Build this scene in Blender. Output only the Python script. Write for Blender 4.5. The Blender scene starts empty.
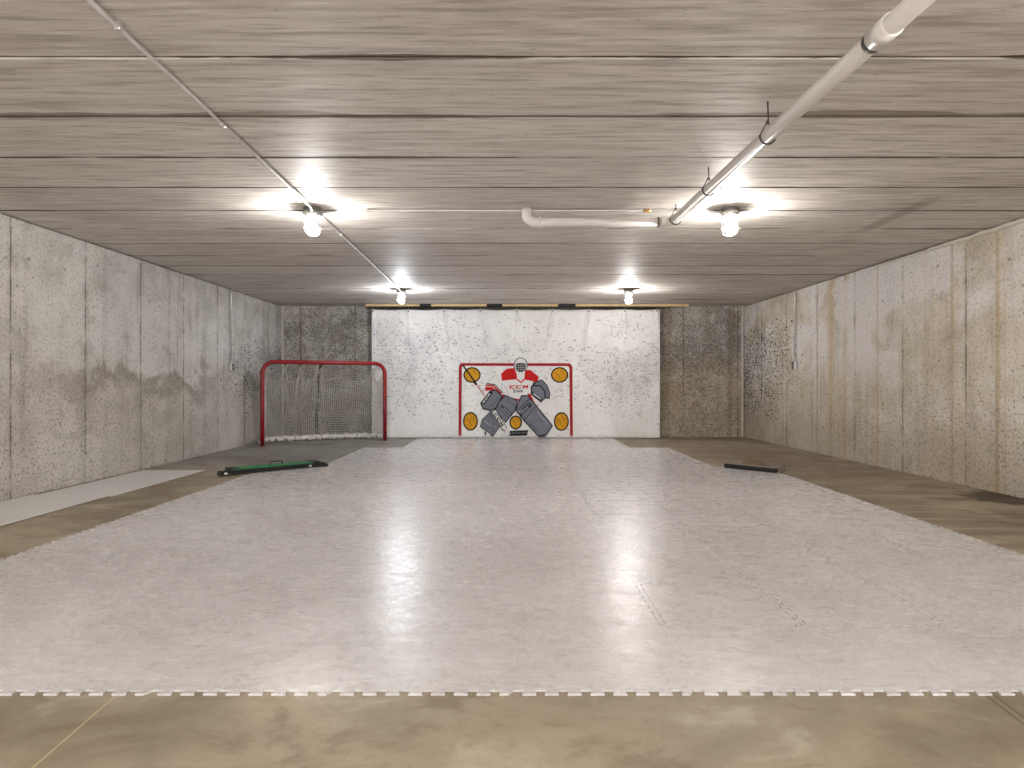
import bpy, math, random
from mathutils import Vector, Matrix
R = random.Random(7)
PI = math.pi
scene = bpy.context.scene
C = scene.collection

# ---------------------------------------------------------------- camera, world, exposure
F = 667.0                      # focal length in pixels of a 1024 px wide frame
CAMZ = 0.90
cam_d = bpy.data.cameras.new('camera')
cam_d.sensor_width = 36.0
cam_d.lens = 36.0 * F / 1024
cam_d.shift_x = -2.5 / 1024
cam_d.shift_y = -0.5 / 1024
cam_d.clip_start = 0.05
cam = bpy.data.objects.new('camera', cam_d)
cam.location = (0, 0, CAMZ)
cam.rotation_euler = (PI / 2, 0, 0)
C.objects.link(cam)
scene.camera = cam
w = bpy.data.worlds.new('world')
w.use_nodes = True
w.node_tree.nodes['Background'].inputs[0].default_value = (1.0, 0.985, 0.97, 1)
w.node_tree.nodes['Background'].inputs[1].default_value = 1.9
scene.world = w
vs = scene.view_settings
vs.view_transform = 'Standard'
vs.look = 'None'
vs.gamma = 1
vs.use_curve_mapping = False
vs.exposure = 1.48
LAMP_W = 23.0
# colours and strengths of the jar lamps: (x, y, rgb, factor)
LAMPS = [
    (-1.50, 4.95, (1.0, 0.975, 0.95), 1.0),
    (1.60, 4.95, (1.0, 0.96, 0.92), 1.0),
    (-1.56, 9.19, (0.87, 0.93, 1.0), 1.15),
    (1.57, 9.19, (1.0, 0.96, 0.93), 1.15),
    (-1.45, 0.71, (1.0, 0.96, 0.92), 1.4),  # added lamp, out of view behind the camera, to light the near end
    (1.58, 0.71, (1.0, 0.96, 0.92), 1.4),  # its right-hand partner, also added out of view
]

# room dimensions
CEIL = 2.202
XL = -3.906
YB = 11.22
YF = -3.0
def xr(y):
    return 3.86 + (YB - y) * 0.021

# ---------------------------------------------------------------- mesh helpers
class MB:
    def __init__(s):
        s.v = []; s.f = []; s.m = []; s.mi = 0; s.smooth = []
        s.sm = False
    def add(s, vs_, fs):
        b = len(s.v)
        s.v += [tuple(p) for p in vs_]
        for f in fs:
            s.f.append(tuple(i + b for i in f)); s.m.append(s.mi); s.smooth.append(s.sm)
    def box(s, x0, x1, y0, y1, z0, z1):
        s.add([(x0,y0,z0),(x1,y0,z0),(x1,y1,z0),(x0,y1,z0),(x0,y0,z1),(x1,y0,z1),(x1,y1,z1),(x0,y1,z1)],
              [(3,2,1,0),(4,5,6,7),(0,1,5,4),(1,2,6,5),(2,3,7,6),(3,0,4,7)])
    def obox(s, c, ux, uy, hx, hy, z0, z1, top=1.0, topy=None):
        """box with a horizontal orientation ux, uy; top scales the top face"""
        if topy is None: topy = top
        P = []
        for z, kx, ky in ((z0, 1, 1), (z1, top, topy)):
            for sx, sy in ((-1,-1),(1,-1),(1,1),(-1,1)):
                P.append((c[0]+ux[0]*hx*sx*kx+uy[0]*hy*sy*ky, c[1]+ux[1]*hx*sx*kx+uy[1]*hy*sy*ky, z))
        s.add(P, [(3,2,1,0),(4,5,6,7),(0,1,5,4),(1,2,6,5),(2,3,7,6),(3,0,4,7)])
    def tube(s, pts, r, n=12, closed=False, caps=True):
        pts = [Vector(p) for p in pts]
        N = len(pts)
        rr = r if isinstance(r, (list, tuple)) else [r] * N
        prev = None
        V = []
        for i, p in enumerate(pts):
            if closed:
                t = (pts[(i+1) % N] - pts[i-1]).normalized()
            else:
                a = pts[max(i-1, 0)]; b = pts[min(i+1, N-1)]
                t = (b - a).normalized()
            if prev is None:
                u = t.orthogonal().normalized()
            else:
                u = (prev - t * prev.dot(t)).normalized()
            prev = u
            w_ = t.cross(u)
            for k in range(n):
                a_ = 2 * PI * k / n
                V.append(p + (u * math.cos(a_) + w_ * math.sin(a_)) * rr[i])
        fs = []
        for i in range(N if closed else N - 1):
            j = (i + 1) % N
            for k in range(n):
                k2 = (k + 1) % n
                fs.append((i*n+k, i*n+k2, j*n+k2, j*n+k))
        if caps and not closed:
            fs.append(tuple(reversed(range(n))))
            fs.append(tuple((N-1)*n + k for k in range(n)))
        old = s.sm; s.sm = True
        s.add(V, fs)
        s.sm = old
        if caps and not closed:
            s.smooth[-1] = s.smooth[-2] = False
    def lathe(s, prof, o, n=32, axis='z', smooth=True):
        V = []
        for r, h in prof:
            for k in range(n):
                a = 2 * PI * k / n
                if axis == 'z': V.append((o[0]+r*math.cos(a), o[1]+r*math.sin(a), o[2]+h))
                elif axis == 'x': V.append((o[0]+h, o[1]+r*math.cos(a), o[2]+r*math.sin(a)))
                else: V.append((o[0]+r*math.cos(a), o[1]+h, o[2]+r*math.sin(a)))
        fs = []
        for i in range(len(prof)-1):
            for k in range(n):
                k2 = (k+1) % n
                fs.append((i*n+k, i*n+k2, (i+1)*n+k2, (i+1)*n+k))
        old = s.sm; s.sm = smooth
        s.add(V, fs); s.sm = old
    def prism(s, poly, z0, z1):
        n = len(poly)
        s.add([(x, y, z0) for x, y in poly] + [(x, y, z1) for x, y in poly],
              [tuple(reversed(range(n))), tuple(range(n, 2*n))] +
              [(i, (i+1) % n, (i+1) % n + n, i + n) for i in range(n)])
    def build(s, name, mats, parent=None, o=(0,0,0)):
        me = bpy.data.meshes.new(name)
        me.from_pydata([(a-o[0], b-o[1], c-o[2]) for a, b, c in s.v], [], s.f)
        if not isinstance(mats, (list, tuple)): mats = [mats]
        for m in mats: me.materials.append(m)
        me.polygons.foreach_set('material_index', s.m)
        me.polygons.foreach_set('use_smooth', s.smooth)
        me.update()
        ob = bpy.data.objects.new(name, me)
        if parent is not None: ob.parent = parent
        else: ob.location = o
        C.objects.link(ob)
        return ob

def fixn(ob):
    import bmesh
    bm = bmesh.new(); bm.from_mesh(ob.data)
    bmesh.ops.recalc_face_normals(bm, faces=bm.faces)
    bm.to_mesh(ob.data); bm.free()
    return ob
def bevel(ob, w_, seg=2):
    m = ob.modifiers.new('bevel', 'BEVEL'); m.width = w_; m.segments = seg; m.limit_method = 'ANGLE'
    return ob
def empty(name, loc, label, cat, group=None):
    o = bpy.data.objects.new(name, None)
    o.location = loc; o.empty_display_size = 0.1
    C.objects.link(o)
    return tag(o, label, cat, group)
def tag(o, label, cat, group=None):
    o['label'] = label; o['category'] = cat
    if group: o['group'] = group
    return o
def struct(o):
    o['kind'] = 'structure'
    return o
def arc(c, r, a0, a1, n, f):
    return [f(c[0] + r*math.cos(a0+(a1-a0)*i/n), c[1] + r*math.sin(a0+(a1-a0)*i/n)) for i in range(n+1)]

# ---------------------------------------------------------------- node helpers
class NT:
    def __init__(s, name):
        s.mat = bpy.data.materials.new(name); s.mat.use_nodes = True
        s.t = s.mat.node_tree; s.t.nodes.clear()
        s.out = s.t.nodes.new('ShaderNodeOutputMaterial')
        s.b = s.t.nodes.new('ShaderNodeBsdfPrincipled')
        s.t.links.new(s.b.outputs[0], s.out.inputs[0])
    def n(s, typ, **kw):
        x = s.t.nodes.new(typ)
        for k, v in kw.items(): setattr(x, k, v)
        return x
    def put(s, sock, v):
        if isinstance(v, bpy.types.NodeSocket): s.t.links.new(v, sock)
        elif isinstance(v, (tuple, list)):
            v = tuple(v)
            if len(v) == 3 and sock.type == 'RGBA': v = v + (1,)
            sock.default_value = v
        else: sock.default_value = v
    def m(s, op, a, b=None, c=None, clamp=False):
        x = s.n('ShaderNodeMath', operation=op, use_clamp=clamp)
        s.put(x.inputs[0], a)
        if b is not None: s.put(x.inputs[1], b)
        if c is not None: s.put(x.inputs[2], c)
        return x.outputs[0]
    def pos(s):
        g = s.n('ShaderNodeNewGeometry')
        x = s.n('ShaderNodeSeparateXYZ'); s.put(x.inputs[0], g.outputs['Position'])
        return x.outputs[0], x.outputs[1], x.outputs[2]
    def comb(s, a, b, c=0.0):
        x = s.n('ShaderNodeCombineXYZ')
        s.put(x.inputs[0], a); s.put(x.inputs[1], b); s.put(x.inputs[2], c)
        return x.outputs[0]
    def vec(s, u, v, su=1, sv=1, du=0, dv=0):
        return s.comb(s.m('MULTIPLY_ADD', u, su, du), s.m('MULTIPLY_ADD', v, sv, dv))
    def noise(s, vec, scale=1, detail=4, rough=0.55, dist=0.0):
        x = s.n('ShaderNodeTexNoise', noise_dimensions='3D')
        s.put(x.inputs['Vector'], vec); x.inputs['Scale'].default_value = scale
        x.inputs['Detail'].default_value = detail; x.inputs['Roughness'].default_value = rough
        x.inputs['Distortion'].default_value = dist
        return x.outputs['Fac']
    def vor(s, vec, scale=1, rand=1.0):
        x = s.n('ShaderNodeTexVoronoi', voronoi_dimensions='2D')
        s.put(x.inputs['Vector'], vec); x.inputs['Scale'].default_value = scale
        x.inputs['Randomness'].default_value = rand
        return x.outputs['Distance'], x.outputs['Color']
    def ss(s, v, a, b):
        """smooth ramp: 0 at a, 1 at b"""
        x = s.n('ShaderNodeMapRange', interpolation_type='SMOOTHSTEP')
        s.put(x.inputs['Value'], v)
        if a < b: vals = (a, b, 0.0, 1.0)
        else: vals = (b, a, 1.0, 0.0)
        for i, q in enumerate(vals): x.inputs[i+1].default_value = q
        return x.outputs[0]
    def mix(s, f, a, b, mode='MIX'):
        x = s.n('ShaderNodeMix', data_type='RGBA', blend_type=mode)
        s.put(x.inputs[0], f); s.put(x.inputs[6], a); s.put(x.inputs[7], b)
        return x.outputs[2]
    def spots(s, vec, scale, rad, dens):
        """random round specks; dens is a socket or number 0..1 = share of cells holding one"""
        d, c = s.vor(vec, scale)
        sp = s.n('ShaderNodeSeparateColor'); s.put(sp.inputs[0], c)
        r = s.m('MULTIPLY_ADD', sp.outputs[0], rad*0.75, rad*0.25)
        a = s.m('MULTIPLY', s.m('SUBTRACT', r, d), 12.0, clamp=True)
        k = s.m('LESS_THAN', sp.outputs[1], dens)
        return s.m('MULTIPLY', a, k)
    def bump(s, h, strength=0.3, dist=0.01):
        x = s.n('ShaderNodeBump'); x.inputs['Strength'].default_value = strength
        x.inputs['Distance'].default_value = dist
        s.put(x.inputs['Height'], h)
        s.put(s.b.inputs['Normal'], x.outputs[0])
    def line(s, u, at, halfw):
        """1 on the line u = at"""
        d = s.m('ABSOLUTE', s.m('SUBTRACT', u, at))
        return s.ss(d, halfw, halfw*0.3)
    def fin(s, col=None, rough=None, metal=None, **kw):
        if col is not None: s.put(s.b.inputs['Base Color'], col)
        if rough is not None: s.put(s.b.inputs['Roughness'], rough)
        if metal is not None: s.put(s.b.inputs['Metallic'], metal)
        for k, v in kw.items(): s.put(s.b.inputs[k.replace('_', ' ')], v)
        return s.mat

def sr(r, g, b):
    f = lambda c: (c/255/12.92) if c/255 <= 0.04045 else ((c/255+0.055)/1.055)**2.4
    return (f(r), f(g), f(b))
def simple(name, col, rough=0.5, metal=0.0, var=0.12, scale=30, bump=0.0):
    t = NT(name)
    x, y, z = t.pos()
    n = t.noise(t.comb(x, y, z), scale, 3)
    f = t.m('MULTIPLY_ADD', n, 2*var, 1-var)
    g = t.comb(f, f, f)
    c = t.mix(1.0, col, g, 'MULTIPLY')
    if bump: t.bump(n, bump, 0.003)
    return t.fin(c, rough, metal)

# ---------------------------------------------------------------- concrete walls
def wall_mat(name, side):
    t = NT(name)
    x, y, z = t.pos()
    u = x if side == 'back' else y
    v = z
    M = t.m
    off = {'left': 3.0, 'right': 31.0, 'back': 57.0}[side]
    big = t.noise(t.vec(u, v, 0.9, 1.1, off), 1.0, 5, 0.6, 0.4)
    med = t.noise(t.vec(u, v, 3.5, 3.5, off), 1.0, 6, 0.65, 0.3)
    fine = t.noise(t.vec(u, v, 40, 40, off), 1.0, 4, 0.7)
    stre = t.noise(t.vec(u, v, 7.0, 0.35, off), 1.0, 5, 0.6, 0.2)
    if side == 'left':
        c0, c1 = sr(184, 179, 174), sr(216, 213, 209)
    elif side == 'right':
        c0, c1 = sr(192, 182, 162), sr(220, 212, 198)
    else:
        c0, c1 = sr(150, 144, 136), sr(182, 176, 168)
    col = t.mix(t.ss(big, 0.32, 0.68), c0, c1)
    col = t.mix(M('MULTIPLY', t.ss(stre, 0.48, 0.68), 0.42), col, sr(152, 144, 134))
    col = t.mix(M('MULTIPLY', t.ss(med, 0.48, 0.62), 0.45), col, sr(222, 218, 213))
    col = t.mix(M('MULTIPLY', t.ss(med, 0.46, 0.32), 0.38), col, sr(140, 131, 120))
    # lower part rough, with a wavy tide mark
    wav = t.noise(t.vec(u, v, 1.1, 1.0, off+9), 1.0, 7, 0.62, 0.7)
    lvl = M('ADD', v, M('MULTIPLY', M('SUBTRACT', wav, 0.5), 1.6))
    low = t.ss(lvl, 1.15, 0.55)
    if side == 'left':
        band = M('MULTIPLY', t.ss(lvl, 0.62, 0.86), t.ss(lvl, 1.02, 0.88))
        band = M('MULTIPLY', band, M('MULTIPLY', t.ss(u, 9.5, 8.0), t.ss(u, 4.8, 6.2)))
        band = M('MULTIPLY', band, M('MULTIPLY_ADD', med, 0.9, 0.25), clamp=True)
        col = t.mix(M('MULTIPLY', band, 0.9), col, sr(128, 117, 102))
        col = t.mix(M('MULTIPLY', low, 0.25), col, sr(176, 164, 144))
    if side == 'right':
        # rusty run-down streaks and a whiter upper patch
        st2 = t.noise(t.vec(u, v, 5.0, 0.12, off+20), 1.0, 4, 0.6)
        near = t.ss(u, 9.3, 7.6)
        col = t.mix(M('MULTIPLY', M('MULTIPLY', t.ss(st2, 0.50, 0.64), near), 0.70), col, sr(190, 168, 124))
        wp = t.noise(t.vec(u, v, 0.75, 0.8, off+4), 1.0, 3, 0.5, 0.8)
        up = M('MULTIPLY', t.ss(wp, 0.46, 0.56), t.ss(v, 0.7, 1.3))
        col = t.mix(M('MULTIPLY', up, 0.75), col, sr(226, 223, 222))
        for yy, ww in ((8.20, 0.012), (8.27, 0.010), (8.62, 0.012), (5.50, 0.035), (6.05, 0.03), (7.25, 0.015)):
            l = M('MULTIPLY', t.line(u, yy, ww), M('MULTIPLY_ADD', med, 0.9, 0.1))
            col = t.mix(M('MULTIPLY', l, 0.85), col, sr(168, 132, 74))
        dk = M('MULTIPLY', t.ss(lvl, 0.75, 0.2), M('MULTIPLY_ADD', med, 0.8, 0.1))
        col = t.mix(M('MULTIPLY', dk, 0.75), col, sr(132, 114, 86))
    if side == 'back':
        # right piece browner below, both with a dark speckled band
        rt = t.ss(u, 1.5, 2.5)
        br = M('MULTIPLY', rt, t.ss(M('ADD', v, M('MULTIPLY', big, 0.5)), 1.7, 1.2))
        col = t.mix(M('MULTIPLY', br, 0.55), col, sr(172, 152, 122))
        st2 = t.noise(t.vec(u, v, 6.0, 0.2, off+20), 1.0, 4, 0.6)
        col = t.mix(M('MULTIPLY', M('MULTIPLY', t.ss(st2, 0.5, 0.66), rt), 0.5), col, sr(128, 108, 78))
    # form panel seams
    if side == 'left': s0, sp = 5.17, 0.9
    elif side == 'right': s0, sp = 5.87, 0.92
    else: s0, sp = -3.6, 0.92
    fr = M('FRACT', M('DIVIDE', M('SUBTRACT', u, s0 - 0.5*sp - 9*sp), sp))
    dd = M('MULTIPLY', M('ABSOLUTE', M('SUBTRACT', fr, 0.5)), sp)
    seam = t.ss(dd, 0.012, 0.003)
    brk = t.noise(t.vec(u, v, 3.0, 2.2, off+2), 1.0, 4, 0.7)
    seam_c = M('MULTIPLY', seam, t.ss(brk, 0.36, 0.6))
    halo = M('MULTIPLY', t.ss(dd, 0.07, 0.0), t.ss(brk, 0.42, 0.66))
    col = t.mix(M('MULTIPLY', halo, 0.35), col, sr(146, 132, 112))
    col = t.mix(M('MULTIPLY', seam_c, 0.90), col, sr(78, 66, 50))
    # pits in the lower concrete
    pits = t.spots(t.vec(u, v, 1.3, 1.0, off), 24, 0.32, M('MULTIPLY', low, M('MULTIPLY_ADD', t.ss(big, 0.4, 0.6), 0.4, 0.12)))
    pit2 = t.spots(t.vec(u, v, 1, 1, off+5), 55, 0.5, M('MULTIPLY_ADD', low, 0.16, 0.05))
    pit = M('MAXIMUM', pits, pit2)
    col = t.mix(M('MULTIPLY', pit, 0.62), col, sr(102, 92, 78))
    # overall grain
    col = t.mix(M('MULTIPLY', t.ss(fine, 0.5, 0.66), 0.42), col, sr(106, 98, 88))
    col = t.mix(M('MULTIPLY', t.ss(fine, 0.5, 0.3), 0.22), col, sr(226, 222, 216))
    # puck marks
    uw = M('MULTIPLY_ADD', M('SUBTRACT', med, 0.5), 0.05, u)
    if side == 'left':
        dens = M('MULTIPLY', t.ss(u, 8.6, 11.2), M('MULTIPLY', t.ss(v, 0.2, 0.9), t.ss(v, 1.75, 1.25)))
        ink, k = sr(52, 54, 62), 0.85
    elif side == 'right':
        dens = M('MULTIPLY', t.ss(u, 8.8, 10.9), M('MULTIPLY', t.ss(v, 0.1, 1.0), t.ss(v, 2.0, 1.45)))
        ink, k = sr(38, 33, 34), 0.92
    else:
        dens = M('MULTIPLY', t.ss(v, 0.75, 1.3), t.ss(v, 2.1, 1.75))
        dens = M('MULTIPLY_ADD', dens, 0.5, 0.5)
        ink, k = sr(64, 60, 58), 0.62
    clump = t.noise(t.vec(u, v, 1.6, 1.6, off+12), 1.0, 3, 0.6)
    dens = M('MULTIPLY', dens, t.ss(clump, 0.2, 0.62))
    a = t.spots(t.comb(uw, v), 27 if side == 'right' else 34, 0.55, dens)
    b = t.spots(t.comb(M('ADD', uw, 7.3), v), 52, 0.62, dens)
    sc = t.spots(t.comb(M('ADD', uw, 3.3), v), 9, 0.16, 0.10)
    mk = M('MAXIMUM', M('MAXIMUM', a, b), M('MULTIPLY', sc, 0.7))
    col = t.mix(M('MULTIPLY', mk, k), col, ink)
    h = M('ADD', M('MULTIPLY', fine, 0.5), M('SUBTRACT', med, M('ADD', M('MULTIPLY', pit, 0.8), M('MULTIPLY', seam, 0.7))))
    t.bump(h, 0.35, 0.012)
    return t.fin(col, 0.86)

def ceiling_mat():
    t = NT('ceiling_concrete'); M = t.m
    x, y, z = t.pos()
    # one random offset per plank
    pk = M('FLOOR', M('DIVIDE', M('SUBTRACT', y, 2.66 - 5.9), 0.59))
    xo = M('MULTIPLY_ADD', pk, 13.7, x)
    s1 = t.noise(t.vec(xo, y, 0.5, 9.0), 1.0, 5, 0.6, 0.3)
    s2 = t.noise(t.vec(xo, y, 2.4, 30.0), 1.0, 4, 0.65, 0.2)
    s3 = t.noise(t.vec(x, y, 0.5, 0.7), 1.0, 4, 0.6)
    fine = t.noise(t.vec(x, y, 26, 70), 1.0, 3, 0.7)
    pr = t.noise(t.comb(M('MULTIPLY', pk, 5.31), 0.0), 1.0, 0)
    col = t.mix(t.ss(s1, 0.3, 0.7), sr(198, 190, 182), sr(222, 215, 208))
    col = t.mix(M('MULTIPLY', t.ss(pr, 0.35, 0.65), 0.25), col, sr(160, 152, 146))
    col = t.mix(M('MULTIPLY', t.ss(s2, 0.49, 0.64), 0.60), col, sr(150, 139, 128))
    col = t.mix(M('MULTIPLY', t.ss(s2, 0.48, 0.34), 0.5), col, sr(230, 225, 219))
    col = t.mix(M('MULTIPLY', t.ss(s3, 0.52, 0.75), 0.30), col, sr(150, 134, 118))
    col = t.mix(M('MULTIPLY', t.ss(fine, 0.55, 0.8), 0.25), col, sr(128, 116, 106))
    # damp, widened stain along the second joint and dirt along all joints
    fr = M('FRACT', M('DIVIDE', M('SUBTRACT', y, 2.66 - 0.295 - 5.9), 0.59))
    dd = M('MULTIPLY', M('ABSOLUTE', M('SUBTRACT', fr, 0.5)), 0.59)
    wv = t.noise(t.vec(x, y, 0.9, 1.2, 4), 1.0, 4, 0.6)
    wid = M('MULTIPLY_ADD', t.ss(wv, 0.45, 0.75), 0.022, 0.011)
    dirt = t.ss(M('DIVIDE', dd, wid), 1.0, 0.75)
    col = t.mix(M('MULTIPLY', dirt, 0.85), col, sr(74, 60, 46))
    w2 = t.noise(t.vec(x, y, 0.8, 0.2, 2), 1.0, 3, 0.5)
    w2 = M('MULTIPLY', t.ss(w2, 0.4, 0.62), 0.055)
    d2 = M('ABSOLUTE', M('SUBTRACT', y, 3.225))
    damp = M('MULTIPLY', t.ss(M('SUBTRACT', w2, d2), 0.0, 0.008), 0.72)
    col = t.mix(damp, col, sr(124, 110, 94))
    sx = M('ABSOLUTE', M('SUBTRACT', M('MULTIPLY_ADD', s3, 0.12, x), 3.03))
    smear = M('MULTIPLY', t.ss(sx, 0.09, 0.03), M('MULTIPLY', t.ss(y, 4.5, 4.9), t.ss(y, 5.9, 5.5)))
    col = t.mix(M('MULTIPLY', smear, 0.45), col, sr(110, 96, 80))
    # thin darker and lighter casting lines along the planks
    ln = t.spots(t.vec(x, y, 0.22, 9.0, 3), 1.0, 0.10, 0.5)
    col = t.mix(M('MULTIPLY', ln, 0.5), col, sr(104, 90, 78))
    sp = t.spots(t.vec(x, y, 1.0, 2.6, 5), 5.5, 0.10, 0.28)
    col = t.mix(M('MULTIPLY', sp, 0.5), col, sr(96, 82, 70))
    h = M('ADD', M('MULTIPLY', s2, 1.0), M('MULTIPLY', fine, 0.4))
    t.bump(h, 0.22, 0.010)
    return t.fin(col, M('MULTIPLY_ADD', s2, 0.25, 0.46), IOR=1.33)

def floor_mat():
    t = NT('floor_concrete'); M = t.m
    x, y, z = t.pos()
    big = t.noise(t.vec(x, y, 0.55, 0.9), 1.0, 5, 0.6, 0.6)
    med = t.noise(t.vec(x, y, 2.6, 3.6), 1.0, 6, 0.65, 0.5)
    fine = t.noise(t.vec(x, y, 30, 30), 1.0, 4, 0.7)
    far = t.ss(y, 6.6, 8.0)
    lft = t.ss(x, 1.0, -1.5)
    near = t.mix(t.ss(big, 0.35, 0.65), sr(132, 120, 101), sr(176, 163, 140))
    fl = t.mix(t.ss(big, 0.35, 0.65), sr(126, 122, 118), sr(150, 146, 142))
    fr_ = t.mix(t.ss(big, 0.35, 0.65), sr(130, 116, 98), sr(156, 143, 124))
    farc = t.mix(lft, fr_, fl)
    col = t.mix(far, near, farc)
    col = t.mix(M('MULTIPLY', t.ss(med, 0.5, 0.66), 0.6), col, sr(116, 102, 82))
    col = t.mix(M('MULTIPLY', t.ss(med, 0.48, 0.28), 0.45), col, sr(208, 198, 180))
    col = t.mix(M('MULTIPLY', t.ss(fine, 0.5, 0.75), 0.25), col, sr(96, 82, 64))
    st = t.noise(t.vec(x, y, 0.7, 5.0, 4), 1.0, 4, 0.6, 0.4)
    rgt = M('MULTIPLY', t.ss(x, 2.2, 2.8), t.ss(y, 7.5, 5.5))
    col = t.mix(M('MULTIPLY', M('MULTIPLY', t.ss(st, 0.45, 0.6), rgt), 0.5), col, sr(88, 70, 48))
    # cracks / control joints
    wob = M('MULTIPLY', M('SUBTRACT', t.noise(t.vec(x, y, 1.5, 0.0), 1.0, 3), 0.5), 0.16)
    yw = M('ADD', y, wob)
    for yy in (5.02, 6.18, 8.6):
        l = t.line(yw, yy, 0.012)
        col = t.mix(M('MULTIPLY', l, 0.55), col, sr(74, 60, 44))
    # spill by the right wall
    dx = M('DIVIDE', M('SUBTRACT', x, 3.98), 0.42); dy = M('DIVIDE', M("SUBTRACT", y, 5.22), 0.40)
    d = M('ADD', M('SQRT', M('ADD', M('MULTIPLY', dx, dx), M('MULTIPLY', dy, dy))), M('MULTIPLY', M('SUBTRACT', med, 0.5), 1.6))
    col = t.mix(M('MULTIPLY', t.ss(d, 1.05, 0.8), 0.85), col, sr(56, 42, 28))
    # pale chalk line front left, dark crack front right
    e = M('ABSOLUTE', M('SUBTRACT', M('ADD', x, M('MULTIPLY', y, 0.06)), -1.035))
    col = t.mix(M('MULTIPLY', M('MULTIPLY', t.ss(e, 0.003, 0.001), t.ss(y, 2.1, 1.9)), 0.6), col, sr(226, 206, 150))
    for q in (1.385, 1.36):
        e = M('ABSOLUTE', M('SUBTRACT', M('SUBTRACT', x, M('MULTIPLY', M('SUBTRACT', y, 1.92), 0.1)), q))
        col = t.mix(M('MULTIPLY', t.ss(e, 0.006, 0.003), 0.6), col, sr(84, 66, 46))
    t.bump(M('ADD', med, M('MULTIPLY', fine, 0.4)), 0.2, 0.006)
    return t.fin(col, M('MULTIPLY_ADD', med, 0.25, 0.45))

def tile_mat():
    t = NT('white_plastic_tile'); M = t.m
    x, y, z = t.pos()
    s1 = t.noise(t.vec(x, y, 1.1, 1.6), 1.0, 5, 0.6, 0.8)
    sw = t.noise(t.vec(M('ADD', x, M('MULTIPLY', y, 0.45)), y, 6.0, 22.0), 1.0, 5, 0.65, 1.2)
    sw2 = t.noise(t.vec(M('SUBTRACT', x, M('MULTIPLY', y, 0.8)), y, 14.0, 34.0, 7), 1.0, 5, 0.7, 1.6)
    fine = t.noise(t.vec(x, y, 90, 90), 1.0, 3, 0.7)
    col = t.mix(t.ss(s1, 0.3, 0.7), sr(206, 203, 203), sr(221, 219, 220))
    mo = t.noise(t.vec(x, y, 11, 11, 2), 1.0, 6, 0.75, 0.8)
    col = t.mix(M('MULTIPLY', t.ss(sw, 0.50, 0.68), 0.40), col, sr(176, 167, 162))
    col = t.mix(M('MULTIPLY', t.ss(sw2, 0.50, 0.72), 0.30), col, sr(170, 161, 156))
    col = t.mix(M('MULTIPLY', t.ss(mo, 0.50, 0.66), 0.30), col, sr(182, 173, 168))
    col = t.mix(M('MULTIPLY', t.ss(sw, 0.48, 0.34), 0.38), col, sr(236, 233, 231))
    col = t.mix(M('MULTIPLY', t.ss(fine, 0.5, 0.7), 0.25), col, sr(168, 160, 154))
    # a few long dark skate scuffs
    sc = t.noise(t.vec(M('ADD', x, M('MULTIPLY', y, 0.5)), y, 2.2, 9.0, 11), 1.0, 6, 0.75, 2.2)
    scr = M('MULTIPLY', t.ss(M('ABSOLUTE', M('SUBTRACT', sc, 0.52)), 0.006, 0.001), t.ss(s1, 0.45, 0.62))
    col = t.mix(M('MULTIPLY', scr, 0.35), col, sr(140, 130, 122))
    # swirl scratches for the sheen
    wv = t.noise(t.vec(x, y, 9, 9, 3), 1.0, 3, 0.6, 3.0)
    h = M('ADD', M('MULTIPLY', sw2, 0.7), M('MULTIPLY', wv, 0.6))
    t.bump(h, 0.30, 0.004)
    ro = M('MULTIPLY_ADD', mo, 0.34, 0.11)
    return t.fin(col, ro, IOR=1.5)

def tarp_mat():
    t = NT('white_tarp'); M = t.m
    x, y, z = t.pos()
    big = t.noise(t.vec(x, z, 1.2, 0.7), 1.0, 4, 0.6, 0.5)
    med = t.noise(t.vec(x, z, 5, 4), 1.0, 5, 0.65)
    col = t.mix(t.ss(big, 0.35, 0.65), sr(226, 224, 222), sr(240, 239, 237))
    col = t.mix(M('MULTIPLY', t.ss(med, 0.52, 0.75), 0.35), col, sr(190, 184, 178))
    # puck marks: short slanted dashes
    clump = t.noise(t.vec(x, z, 1.5, 1.5, 8), 1.0, 3, 0.6)
    mid = M('MULTIPLY', t.ss(z, 0.1, 1.0), t.ss(z, 2.15, 1.5))
    side = M('ADD', M('MULTIPLY', t.ss(x, 0.9, 2.1), 0.8), M('ADD', M('MULTIPLY', t.ss(x, -0.7, -1.6), 0.5), 0.35), clamp=True)
    dens = M('MULTIPLY', M('MULTIPLY', mid, side), t.ss(clump, 0.28, 0.62))
    uw = M('MULTIPLY_ADD', z, 0.35, x)
    uw2 = M('MULTIPLY_ADD', z, -0.55, x)
    a = t.spots(t.vec(uw, z, 1.0, 2.1), 16, 0.50, M('MULTIPLY_ADD', dens, 0.45, 0.02))
    b = t.spots(t.vec(uw2, z, 1.6, 1.0, 4), 22, 0.50, M('MULTIPLY', dens, 0.35))
    c = t.spots(t.vec(x, z, 1.0, 1.3, 9), 34, 0.55, M('MULTIPLY_ADD', dens, 0.4, 0.07))
    sm = t.noise(t.vec(x, z, 30, 30, 9), 1.0, 3, 0.7)
    mk = M('MAXIMUM', M('MAXIMUM', a, b), M('MULTIPLY', c, 0.7))
    mk = M('MULTIPLY', mk, M('MULTIPLY_ADD', sm, 0.9, 0.15))
    col = t.mix(M('MULTIPLY', mk, 0.95), col, sr(92, 90, 100))
    # soft grey smudging where most pucks land
    col = t.mix(M('MULTIPLY', M('MULTIPLY', dens, med), 0.65), col, sr(150, 148, 156))
    t.bump(M('ADD', big, M('MULTIPLY', med, 0.4)), 0.15, 0.02)
    return t.fin(col, 0.55)

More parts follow.
